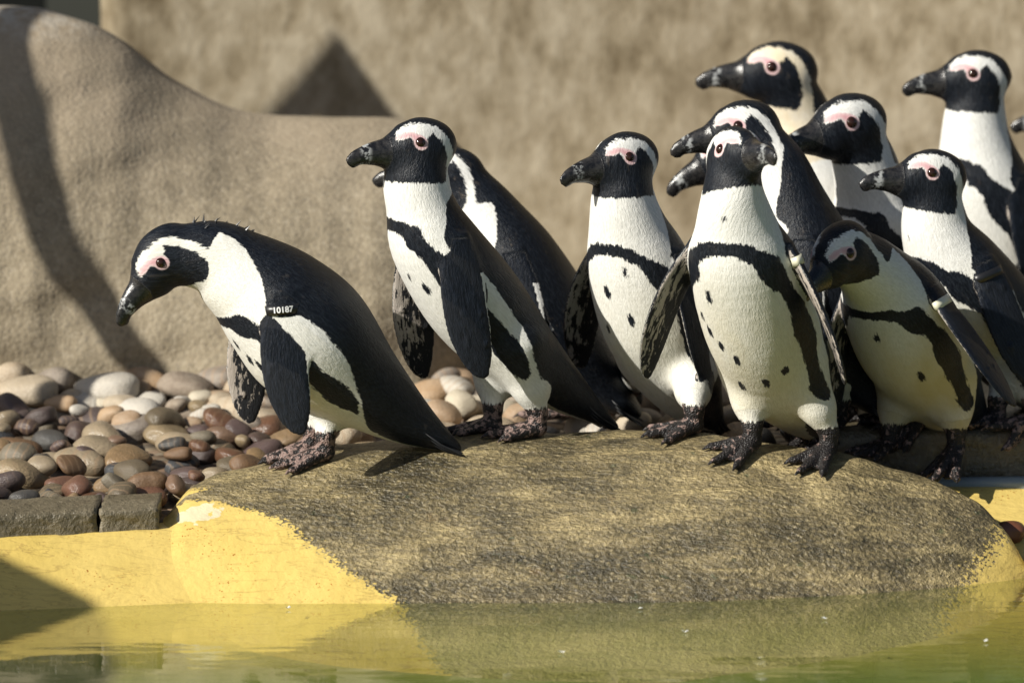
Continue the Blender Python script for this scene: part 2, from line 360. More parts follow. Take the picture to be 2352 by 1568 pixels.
# back wall with a dark gap at its end
WALLY = 1.98
us = np.linspace(-.82, 3.4, 140); ws = np.linspace(-.1, 2.6, 90); U, W = np.meshgrid(us, ws, indexing='ij')
Yw = WALLY + .03 * vnoise(U * .5, W * .6, 14, 2) + np.where(U < -.79, .02, 0)
me, V = grid_mesh('rendered_wall', U, Yw, W); wall = props(add_obj('rendered_wall', me, M_WALL), 'tan rendered wall with dark water streaks at the back', 'wall')
md = wall.modifiers.new('thick', 'SOLIDIFY'); md.thickness = .35; md.offset = -1
gap_shade = props(add_obj('gap_shade_boards', None, loc=(-1.5, 2.75, .1)), 'near-black boards painted as the shade in the gap beside the tan wall', 'gap_shade')  # near-black boards carry the gap's shade in their colour
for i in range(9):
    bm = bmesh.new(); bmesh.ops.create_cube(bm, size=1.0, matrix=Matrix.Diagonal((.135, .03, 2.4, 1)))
    bm_obj('shade_board', bm, M_GAPSHADE, gap_shade, (-.72 + i * .145, 0, 1.2))

# ------------------------------------------------------------------ unseen casters added outside the frame to throw the shadows
def tube(name, pts, rads, m, parent=None, nseg=12, loc=None):
    pts = np.asarray(pts, float); n = len(pts); V, F = [], []
    for i in range(n):
        t = pts[min(i + 1, n - 1)] - pts[max(i - 1, 0)]; t /= np.linalg.norm(t)
        a = np.cross(t, [0.2, .9, .3]); a /= np.linalg.norm(a); b = np.cross(t, a)
        for k in range(nseg):
            th = 2 * math.pi * k / nseg; V.append(pts[i] + rads[i] * (a * math.cos(th) + b * math.sin(th)))
    for i in range(n - 1):
        for k in range(nseg):
            F.append((i * nseg + k, i * nseg + (k + 1) % nseg, (i + 1) * nseg + (k + 1) % nseg, (i + 1) * nseg + k))
    V = np.array(V)
    if loc is not None: V = V - np.asarray(loc)
    return add_obj(name, mesh_np(name, V, F), m, parent, loc)
BV = np.stack([U_b, Y_b, Z_b], -1).reshape(-1, 3); _q = BV - CAM; _dp = _q @ FW
BPX = np.stack([1176 + _q[:, 0] / _dp * LENS / 36 * 2352, 784 - (_q @ UPV) / _dp * LENS / 36 * 2352], 1); _front = BV[:, 1] < bF(BV[:, 0]) + .37
def on_boulder(px, py):
    return BV[np.argmin(np.hypot(BPX[:, 0] - px, BPX[:, 1] - py) + 1e4 * ~_front)]
shp = [on_boulder(*q) for q in ((22, 60), (38, 200), (72, 370), (122, 540), (185, 650), (262, 760), (335, 850), (380, 905))]
cp = [p + SUNV * 1.55 for p in shp]
cp = [cp[0] + np.array([-.55, -.2, .55])] + cp + [cp[-1] + np.array([.05, -.03, -.30]), cp[-1] + np.array([.0, -.04, -.75]), cp[-1] * [1, 1, 0] + np.array([-.05, -.05, .1])]
tube('band_shadow_caster', cp, np.linspace(.027, .026, len(cp)), M_CASTER, loc=cp[-1])  # unseen curved tube added to cast the band of shade on the boulder
props(bpy.data.objects['band_shadow_caster'], 'unseen slender curved caster added for the band of shade on the boulder', 'shadow_caster')
# added unseen sheet, cut to cast the notched triangle on the wall
tri = [at(755, 60, WALLY), at(520, 250, WALLY), at(660, 285, WALLY), at(690, 235, WALLY), at(720, 300, WALLY), at(920, 310, WALLY)]
cs = np.array([p + SUNV * 2.3 for p in tri]); sv = []
bm = bmesh.new(); vs = [bm.verts.new(p - cs[0]) for p in cs]
bm.faces.new((vs[0], vs[1], vs[2], vs[3])); bm.faces.new((vs[0], vs[3], vs[4], vs[5]))
ncaster = NT('grey_caster_cloth'); bmesh.ops.solidify(bm, geom=bm.faces[:], thickness=.004)
wall_caster = bm_obj('wall_shadow_caster', bm, ncaster.fin((.3, .3, .28), .9), None, cs[0]); props(wall_caster, 'unseen grey sheet added to cast a triangle of shade on the wall', 'wall_caster')
for q in (0, 1, 5):
    o = tube('caster_rope', [cs[q], cs[q] + SUNV * 4.0], [.003, .003], M_CASTER, wall_caster, 6); o.data.transform(Matrix.Translation(-Vector(cs[0])))  # added ropes run sunward, so their shadows stay within the sheet's
# unseen panel on posts, added beside the frame to shade the pool corner
rc = np.array([at_z(150, 1400, .0), at_z(-70, 1195, .09), at_z(-520, 1120, .12), at_z(-560, 1640, .0), at_z(20, 1470, .0)]) + SUNV * 2.5
rc[:, 2] = rc[:, 2].mean(); pool_caster = props(add_obj('pool_caster', None, loc=(rc[2][0], rc[2][1], .1)), 'unseen panel on posts added to shade the pool corner', 'pool_caster')
bm = bmesh.new(); f0 = bm.faces.new([bm.verts.new(Vector(q) - pool_caster.location) for q in rc]); bmesh.ops.solidify(bm, geom=[f0], thickness=.05); bm_obj('caster_panel', bm, M_CASTER, pool_caster)
for q in (2, 3):
    cpt = rc[q] * .9 + rc.mean(0) * .1; bm = bmesh.new(); hh = cpt[2] + .3; bmesh.ops.create_cube(bm, size=1.0, matrix=Matrix.Diagonal((.08, .08, hh, 1)))
    bm_obj('caster_post', bm, M_CASTER, pool_caster, Vector((cpt[0], cpt[1], cpt[2] - hh / 2 - .03)) - pool_caster.location)

# ------------------------------------------------------------------ pebbles
PEB = []
for i in range(14):
    bm = bmesh.new(); bmesh.ops.create_icosphere(bm, subdivisions=4, radius=1.0)
    pw = random.uniform(2.1, 3.0); ph = [random.uniform(0, 6.28) for _ in range(8)]; sk = random.uniform(-.25, .25)
    for vt in bm.verts:
        p = vt.co.copy(); l = (abs(p.x) ** pw + abs(p.y) ** pw + abs(p.z) ** pw) ** (1 / pw); p = p / l
        d = 1 + .07 * math.sin(2.1 * p.x + ph[0]) * math.sin(1.7 * p.y + ph[1]) + .05 * math.sin(3.1 * p.z + ph[2] + p.x * 2) + .035 * math.sin(4.3 * p.y + ph[3]) * math.sin(3.7 * p.x + ph[4])
        vt.co = Vector((p.x * d, p.y * d * (1 + sk * p.x), p.z * d * (1 + .3 * sk * p.x)))
    me = bpy.data.meshes.new('pebble'); bm.to_mesh(me); bm.free()
    for p in me.polygons: p.use_smooth = True
    me2 = me.copy(); me.materials.append(M_WET); me2.materials.append(M_DRY); PEB.append((me, me2))
def put_pebble(x, y, z, r, asp, flat, rz, tilt, dry):
    me = PEB[rng.integers(len(PEB))][1 if dry else 0]
    o = bpy.data.objects.new('pebble', me); col.objects.link(o); o.parent = BEACH
    o.location = (x, y, z); o.scale = (r, r * asp, r * flat); o.rotation_euler = (rng.normal(0, tilt), rng.normal(0, tilt), rz)
def base_z(x, y): return .118 + .035 * sst(-.2, .8, y) - .02
placed = []
def scatter(n, x0, x1, y0, y1, rlo, rhi, lift, gap, tilt=.22, dryline=.48, tries=60):
    k = 0; layer = []
    for _ in range(n * tries):
        if k >= n: break
        x = rng.uniform(x0, x1); y = rng.uniform(y0, y1)
        if y < edgeY(x) + .15 or (rock_h(x, y) > .125) or (x > LEDGE_X - .06 and y > LEDGE_Y - .05 and y < LEDGE_Y + .7): continue
        if y > bF(min(x, -.02)) + .02 and x < -.02: continue
        r = rng.uniform(rlo, rhi)
        if any((x - a) ** 2 + (y - b) ** 2 < (gap * (r + c)) ** 2 for a, b, c in layer): continue
        layer.append((x, y, r)); k += 1
        put_pebble(x, y, base_z(x, y) + lift + r * .25, r, rng.uniform(.62, .9), rng.uniform(.42, .66), rng.normal(0, .6) if rng.random() < .7 else rng.uniform(0, 3.1), tilt, y + rng.normal(0, .06) > dryline)
    placed.extend(layer); return k
scatter(84, -.92, -.30, -.15, .78, .026, .048, .004, .74)
scatter(74, -.92, -.30, -.15, .70, .016, .036, .024, .80, .3)
scatter(26, -.92, -.56, -.15, -.03, .008, .017, .016, .8, .4)
scatter(9, -.90, -.40, .62, .72, .042, .060, .03, .8, .2, .2)
scatter(52, -.30, .42, .16, .78, .026, .046, .006, .78, .22, .30)
scatter(32, -.30, .42, .16, .78, .020, .036, .028, .8, .3, .30)
scatter(22, -.05, .6, .85, 1.93, .030, .05, .006, .8, .2, .2)
# the far and hidden rest of the pebbles as one mass
_ib = bmesh.new(); bmesh.ops.create_icosphere(_ib, subdivisions=2, radius=1.0); _ib.verts.ensure_lookup_table()
IV = np.array([v.co for v in _ib.verts]); IF = np.array([[v.index for v in f.verts] for f in _ib.faces]); _ib.free(); MV, MF = [], []
for _ in range(2400):
    x = rng.uniform(-.1, 1.9); y = rng.uniform(.3, 1.95)
    if x < .42 and y < .8: continue
    if x > LEDGE_X - .08 and y < LEDGE_Y + .68: continue
    if y > bF(min(x, -.02)) + .02 and x < -.02: continue
    r = rng.uniform(.024, .045); an = rng.uniform(0, 6.3); q = IV * [r, r * .75, r * .5]
    q = np.stack([q[:, 0] * math.cos(an) - q[:, 1] * math.sin(an) + x, q[:, 0] * math.sin(an) + q[:, 1] * math.cos(an) + y, q[:, 2] + float(base_z(x, y)) + .008 + rng.uniform(0, .012)], 1)
    MF.append(IF + len(MV) * len(IV)); MV.append(q)
    if len(MV) > 800: break
props(add_obj('pebble_mass', mesh_np('pebble_mass', np.concatenate(MV), np.concatenate(MF)), M_DRY, BEACH), kind='stuff')
pc = at(2318, 1168, .02)
me = PEB[3][0].copy(); me.materials.clear(); nbp = NT('brown_stone'); o = add_obj('brown_pebble', me, nbp.fin(nbp.mix(nbp.noise(nbp.obj(), 2.5, 4), (.16, .06, .03), (.09, .035, .02)), .4)); o.location = (pc[0], pc[1], float(apron_h(pc[0], pc[1])) + .012); o.scale = (.028, .02, .018); o.rotation_euler = (0, .1, .2)
props(o, 'single brown pebble lying on the yellow pool slope', 'pebble')

# down feathers floating on the pool
n = NT('white_down'); M_DOWN = n.fin((.75, .75, .72), .8)
for px, py in ((1467, 1394), (1572, 1450), (1893, 1420), (660, 1369), (1290, 1497), (2262, 1472)):
    g = at_z(px, max(py, 1396), .002); bm = bmesh.new(); r4 = random.Random(px)
    for k in range(9):
        a = r4.uniform(0, 6.28); l = r4.uniform(.003, .0065); q = Vector((math.cos(a) * l, math.sin(a) * l * .7, r4.uniform(.0005, .003))); nrm = Vector((-math.sin(a), math.cos(a), 0)) * .0009
        v4 = [bm.verts.new(p) for p in (Vector((0, 0, 0)) - nrm, nrm, q + nrm * .5 + Vector((0, 0, .001)), q - nrm * .5)]; bm.faces.new(v4)
    props(bm_obj('down_feather', bm, M_DOWN, None, g), 'tiny white down feather floating on the pool water', 'feather', 'down feathers on the water')

# ------------------------------------------------------------------ penguins: implicit surfaces polygonised into one mesh each
def unit(v): v = np.asarray(v, float); return v / np.linalg.norm(v, axis=-1, keepdims=True)
def catmull(P, n):
    P = np.asarray(P, float); k = len(P); Q = np.vstack([2 * P[0] - P[1], P, 2 * P[-1] - P[-2]])
    u = np.linspace(0, k - 1, n); i = np.minimum(u.astype(int), k - 2); t = (u - i)[:, None]
    a, b, c, d = Q[i], Q[i + 1], Q[i + 2], Q[i + 3]
    return .5 * (2 * b + (c - a) * t + (2 * a - 5 * b + 4 * c - d) * t ** 2 + (3 * b - a - 3 * c + d) * t ** 3), u
class Sweep:
    """an elliptical section carried along a curve: C centres, L side vectors, V ventral vectors, rw/rv/rd half widths"""
    def __init__(s, C, L, V, rw, rv, rd):
        s.C, s.L, s.V = [np.asarray(a, np.float32) for a in (C, L, V)]; s.r = np.stack([rw, rv, rd], 1).astype(np.float32)
        m = max(np.max(rw), np.max(rv), np.max(rd)); s.lo = s.C.min(0) - m - .03; s.hi = s.C.max(0) + m + .03
        seg = np.linalg.norm(np.diff(s.C, axis=0), axis=1); s.arc = np.append([0], np.cumsum(seg)).astype(np.float32)
    def locate(s, P, hint=None):
        A = s.C[:-1]; AB = s.C[1:] - A; L2 = (AB ** 2).sum(1) + 1e-12; n = len(A)
        best = np.full(len(P), 1e9, np.float32); bj = np.zeros(len(P), np.int32); bt = np.zeros(len(P), np.float32)
        for k in (range(n) if hint is None else range(-2, 3)):
            if hint is None:
                q = P - A[k]; t = np.clip(q @ AB[k] / L2[k], 0, 1); d = ((q - t[:, None] * AB[k]) ** 2).sum(1); j = k
                m = d < best; best[m] = d[m]; bt[m] = t[m]; bj[m] = j
            else:
                j = np.clip(hint + k, 0, n - 1); ab = AB[j]; q = P - A[j]; t = np.clip((q * ab).sum(1) / L2[j], 0, 1); d = ((q - t[:, None] * ab) ** 2).sum(1)
                m = d < best; best[m] = d[m]; bt[m] = t[m]; bj[m] = j[m]
        return bj, bt
    def eval(s, P, hint=None, full=False):
        j, t = s.locate(P, hint); tt = t[:, None]
        def ip(a): return a[j] * (1 - tt) + a[j + 1] * tt
        q = P - ip(s.C); cl = (q * ip(s.L)).sum(1); cv = (q * ip(s.V)).sum(1); r = ip(s.r); rv = np.where(cv > 0, r[:, 1], r[:, 2]); rw = r[:, 0]
        k0 = np.sqrt((cl / rw) ** 2 + (cv / rv) ** 2); k1 = np.sqrt((cl / rw ** 2) ** 2 + (cv / rv ** 2) ** 2)
        d = np.where(k1 > 1e-6, k0 * (k0 - 1) / np.maximum(k1, 1e-6), -np.minimum(rw, rv))
        n = len(s.C) - 2
        e0, e1 = unit(s.C[0] - s.C[1]).astype(np.float32), unit(s.C[-1] - s.C[-2]).astype(np.float32)
        ax = np.where((j == 0) & (t <= 0), (P - s.C[0]) @ e0, np.where((j == n) & (t >= 1), (P - s.C[-1]) @ e1, 0))
        d = np.where(ax > 0, np.hypot(np.maximum(d, 0), ax), d).astype(np.float32)
        return (d, j, t, cl, cv, rw, rv) if full else (d, j)
def smin(a, b, k):
    h = np.clip(.5 + .5 * (b - a) / k, 0, 1); return b + (a - b) * h - k * h * (1 - h)
def cone_d(P, a, b, ra, rb):
    a, b = np.asarray(a, np.float32), np.asarray(b, np.float32); ab = b - a; q = P - a
    t = np.clip(q @ ab / (ab @ ab), 0, 1); return np.linalg.norm(q - t[:, None] * ab, axis=1) - (ra + (rb - ra) * t)

def surface_nets(f, o, h):
    s = f < 0
    c = s[:-1, :-1, :-1].astype(np.int8).copy(); sl = (slice(None, -1), slice(1, None))
    for a in (0, 1):
        for b in (0, 1):
            for d in (0, 1):
                if a or b or d: c += s[sl[a], sl[b], sl[d]]
    act = (c > 0) & (c < 8); cells = np.argwhere(act); idx = np.full(act.shape, -1, np.int32); idx[act] = np.arange(len(cells))
    pos = np.zeros((len(cells), 3), np.float32); cnt = np.zeros(len(cells), np.float32); i, j, k = cells.T
    for ax in range(3):
        u, v = [q for q in range(3) if q != ax]
        for a in (0, 1):
            for b in (0, 1):
                off = [0, 0, 0]; off[u] = a; off[v] = b; of2 = list(off); of2[ax] = 1
                fa = f[i + off[0], j + off[1], k + off[2]]; fb = f[i + of2[0], j + of2[1], k + of2[2]]; m = (fa < 0) != (fb < 0)
                p = np.array(off, np.float32)[None].repeat(m.sum(), 0); p[:, ax] += fa[m] / (fa[m] - fb[m]); pos[m] += p; cnt[m] += 1
    V = o + h * (cells + pos / cnt[:, None]); Q = []
    for ax in range(3):
        u, v = (ax + 1) % 3, (ax + 2) % 3
        a = [slice(None)] * 3; b = [slice(None)] * 3; a[ax] = slice(None, -1); b[ax] = slice(1, None)
        sa, sb = s[tuple(a)], s[tuple(b)]
        for flip in (False, True):
            e = np.argwhere(sa & ~sb if not flip else ~sa & sb)
            e = e[(e[:, u] > 0) & (e[:, v] > 0) & (e[:, u] < f.shape[u] - 1) & (e[:, v] < f.shape[v] - 1)]
            def cell(du, dv):
                x = e.copy(); x[:, u] += du; x[:, v] += dv; return idx[x[:, 0], x[:, 1], x[:, 2]]
            q = np.stack([cell(-1, -1), cell(0, -1), cell(0, 0), cell(-1, 0)], 1); Q.append(q[:, ::-1] if flip else q)
    return V, np.concatenate(Q)
def relax(V, F, it=2, lam=.5):
    e = np.concatenate([F[:, [0, 1]], F[:, [1, 2]], F[:, [2, 3]], F[:, [3, 0]]]); n = len(V); deg = np.bincount(e[:, 0], minlength=n) + np.bincount(e[:, 1], minlength=n)
    for _ in range(it):
        S = np.stack([np.bincount(e[:, 0], V[e[:, 1], a], n) + np.bincount(e[:, 1], V[e[:, 0], a], n) for a in range(3)], 1)
        V = V + lam * (S / np.maximum(deg, 1)[:, None] - V)
    return V
def poly_sd(y, z, poly):
    """signed distance to a polygon, positive inside"""
    p = np.array(poly); q = np.roll(p, -1, 0); d = np.full(len(y), 1e9); ins = np.zeros(len(y), bool)
    for (ax, ay), (bx_, by) in zip(p, q):
        ex, ey = bx_ - ax, by - ay; t = np.clip(((y - ax) * ex + (z - ay) * ey) / (ex * ex + ey * ey + 1e-12), 0, 1)
        d = np.minimum(d, np.hypot(y - ax - t * ex, z - ay - t * ey))
        cr = ((ay > z) != (by > z)) & (y < (bx_ - ax) * (z - ay) / (by - ay + 1e-12) + ax); ins ^= cr
    return np.where(ins, d, -d)
def line_sd(x, y, pts):
    d = np.full(len(x), 1e9); at_ = np.zeros(len(x)); n = len(pts) - 1
    for i in range(n):
        (ax, ay), (bx_, by) = pts[i], pts[i + 1]; ex, ey = bx_ - ax, by - ay
        t = np.clip(((x - ax) * ex + (y - ay) * ey) / (ex * ex + ey * ey + 1e-12), 0, 1); k = np.hypot(x - ax - t * ex, y - ay - t * ey); m = k < d
        d[m] = k[m]; at_[m] = (i + t[m]) / n
    return d, at_

HEAD = np.array([  # y, z, half width, up, down
    (-.057, .000, .006, .006, .006), (-.046, .001, .022, .026, .024), (-.026, .002, .031, .039, .037), (.0, .002, .0345, .0445, .043),
    (.020, .000, .0325, .0400, .040), (.036, -.003, .0285, .0335, .0370), (.048, -.0045, .0225, .0275, .0305), (.059, -.0055, .0172, .0225, .0235),
    (.073, -.006, .0132, .0192, .0180), (.088, -.008, .0104, .0160, .0140), (.100, -.011, .0080, .0128, .0104), (.108, -.0160, .0054, .0092, .0075), (.1135, -.023, .0024, .0040, .0036)])
WHITE = [(.0475, .0160), (.043, .0275), (.034, .0345), (.020, .0385), (.002, .0390), (-.016, .0345), (-.032, .019), (-.0425, -.003), (-.0475, -.030), (-.049, -.055), (-.053, -.12), (.14, -.12), (.13, -.053),
         (.046, -.046), (.010, -.0465), (-.026, -.049), (-.0330, -.032), (-.0305, -.008), (-.0215, .012), (-.0080, .0270), (.003, .0175), (.0055, .007), (.012, .0035), (.0195, .0055), (.0235, .014), (.0270, .0205), (.038, .0175)]
PINK = [(.0475, .0165), (.0425, .0240), (.034, .0275), (.022, .0270), (.011, .0235), (.005, .018), (.006, .012), (.013, .012), (.0245, .016), (.0275, .0205), (.038, .0170)]
BODY_R = np.array([(.026, .006, .006), (.050, .041, .042), (.080, .072, .068), (.098, .093, .083), (.090, .080, .076), (.067, .061, .061), (.050, .053, .055), (.037, .038, .045)])
BACK = ([0, .6, 1, 1.5, 2, 2.6, 3.3, 3.7, 4.0, 4.3, 4.6, 5, 5.5, 6, 7], [25, 25, 27, 38, 76, 98, 102, 98, 84, 82, 96, 112, 128, 142, 152])
BAND = [(4.80, 0), (4.78, 16), (4.68, 30), (4.48, 43), (4.20, 54), (3.88, 63), (3.5, 69), (3, 71), (2.5, 67), (2.1, 62), (1.9, 58)]

def plumage(name, p):
    n = NT(name); rest = n.at('rest', True); kb, pk, bk, ft, fl, stn = [n.at(a) for a in ('kb', 'pk', 'bk', 'ft', 'fl', 'st')]
    off = (p['seed'] * 1.37, p['seed'] * .71, 0)
    fe = n.noise(n.scale(rest, (330, 330, 75), loc=off), 1.0, 3, .65); fe2 = n.noise(n.scale(rest, (700, 700, 190), loc=off), 1.0, 2)
    lg = n.noise(n.scale(rest, (16, 16, 9), loc=off), 1.0, 3, .6); md = n.noise(n.scale(rest, (95, 95, 45), loc=off), 1.0, 3, .6)
    k2 = n.math('ADD', kb, n.math('ADD', n.math('MULTIPLY', n.math('SUBTRACT', fe, .5), .012), n.math('MULTIPLY', n.math('SUBTRACT', md, .5), .007)))
    blk = n.rng(k2, -.0010, .0010)
    bc = n.mix(n.rng(fe, .42, .72), (.0038, .0052, .0085), (.016, .020, .027))
    bc = n.mix(n.math('MULTIPLY', n.rng(md, .60, .72), n.math('MULTIPLY', n.rng(lg, .46, .62), p['brown'])), bc, (.10, .082, .066))
    wc = n.mix(n.rng(fe, .3, .7), (.74, .735, .705), (.58, .575, .54))
    wc = n.mix(n.math('MULTIPLY', stn, n.rng(lg, .30, .62, .35, 1.0)), wc, p['stain'])
    c = n.mix(blk, wc, bc)
    mot = n.noise(n.scale(rest, (120, 120, 42), loc=off), 1.0, 4, .7)
    und = n.mix(n.rng(n.math('ADD', mot, n.math('MULTIPLY', n.math('SUBTRACT', fl, 1.12), .22)), .505, .54), (.012, .013, .016), n.mix(fe, (.33, .28, .25), (.46, .42, .37)))
    c = n.mix(n.rng(fl, .02, .04), c, und)
    c = n.mix(n.math('MULTIPLY', n.rng(fl, -.55, -.45, 1, 0), 1.0), c, n.mix(n.rng(fe, .4, .7), (.0038, .0054, .0090), (.012, .016, .025)))
    pn = n.math('ADD', pk, n.math('MULTIPLY', n.math('SUBTRACT', fe, .5), .003))
    c = n.mix(n.math('MULTIPLY', n.rng(pn, -.0008, .0010), p['pinkface']), c, n.mix(n.rng(pk, .001, .006), (.62, .45, .45), (.58, .31, .33)))
    beakn = n.noise(n.scale(rest, (60, 120, 120), loc=off), 1.0, 4, .6)
    tipm = n.math('MULTIPLY', n.math('MULTIPLY', n.rng(bk, .50, .60), n.rng(bk, .84, .72)), n.rng(beakn, .49, .58))
    bkc = n.mix(n.math('MULTIPLY', tipm, .9), n.mix(n.rng(beakn, .4, .7), (.008, .008, .009), (.035, .033, .032)), (.34, .35, .35))
    isb = n.rng(bk, .02, .05); c = n.mix(isb, c, bkc)
    fn = n.noise(n.scale(rest, (105, 105, 105), loc=off), 1.0, 4, .6, .3)
    fc = n.mix(n.rng(n.math('ADD', fn, p['pinkfoot'] - .5), .485, .54), (.016, .014, .014), n.mix(fe2, (.15, .10, .088), (.30, .215, .19)))
    isf = n.rng(n.math('ADD', ft, n.math('MULTIPLY', n.math('SUBTRACT', fe, .5), 1.3)), .42, .58); c = n.mix(isf, c, fc)
    hgt = n.math('ADD', n.math('MULTIPLY', fe, .7), n.math('ADD', n.math('MULTIPLY', md, .5), n.math('MULTIPLY', fe2, .35)))
    ftb = n.n('TexVoronoi', {'Vector': n.scale(rest, (330, 330, 330)), 'Scale': 1.0}, 0)
    nb = n.bump(n.mixf(isf, hgt, n.math('MULTIPLY', ftb, 1.2)), .0030, n.mixf(isb, n.mixf(blk, .60, .72), .3))
    ro = n.mixf(isb, n.mixf(blk, .70, .42), .26); ro = n.mixf(isf, ro, .42)
    return n.fin(c, ro, nb, Specular_IOR_Level=n.mixf(isb, n.mixf(blk, .3, .22), .5))
n = NT('dark_brown_eye'); M_EYE = n.fin((.022, .008, .005), .08)
n = NT('black_quill'); M_QUILL = n.fin(n.mix(n.noise(n.obj(), 260, 2), (.005, .006, .008), (.022, .022, .024)), .5)
n = NT('black_plastic_band'); M_BBAND = n.fin((.012, .012, .013), .35)
n = NT('cream_plastic_band'); M_WBAND = n.fin((.62, .60, .46), .35)
n = NT('white_lettering'); M_WTXT = n.fin((.8, .8, .8), .5)
n = NT('black_lettering'); M_BTXT = n.fin((.02, .02, .02), .5)
_eb = bmesh.new(); bmesh.ops.create_uvsphere(_eb, u_segments=20, v_segments=12, radius=.0088)
EYE = bpy.data.meshes.new('eye'); _eb.to_mesh(EYE); _eb.free(); EYE.materials.append(M_EYE)
for p_ in EYE.polygons: p_.use_smooth = True

def frame(a, pitch=0, roll=0):
    f = np.array([-math.sin(a) * math.cos(pitch), -math.cos(a) * math.cos(pitch), math.sin(pitch)]); L = np.array([math.cos(a), -math.sin(a), 0.0])
    u = np.cross(f, L); L2 = L * math.cos(roll) + u * math.sin(roll); return f, L2, np.cross(f, L2)

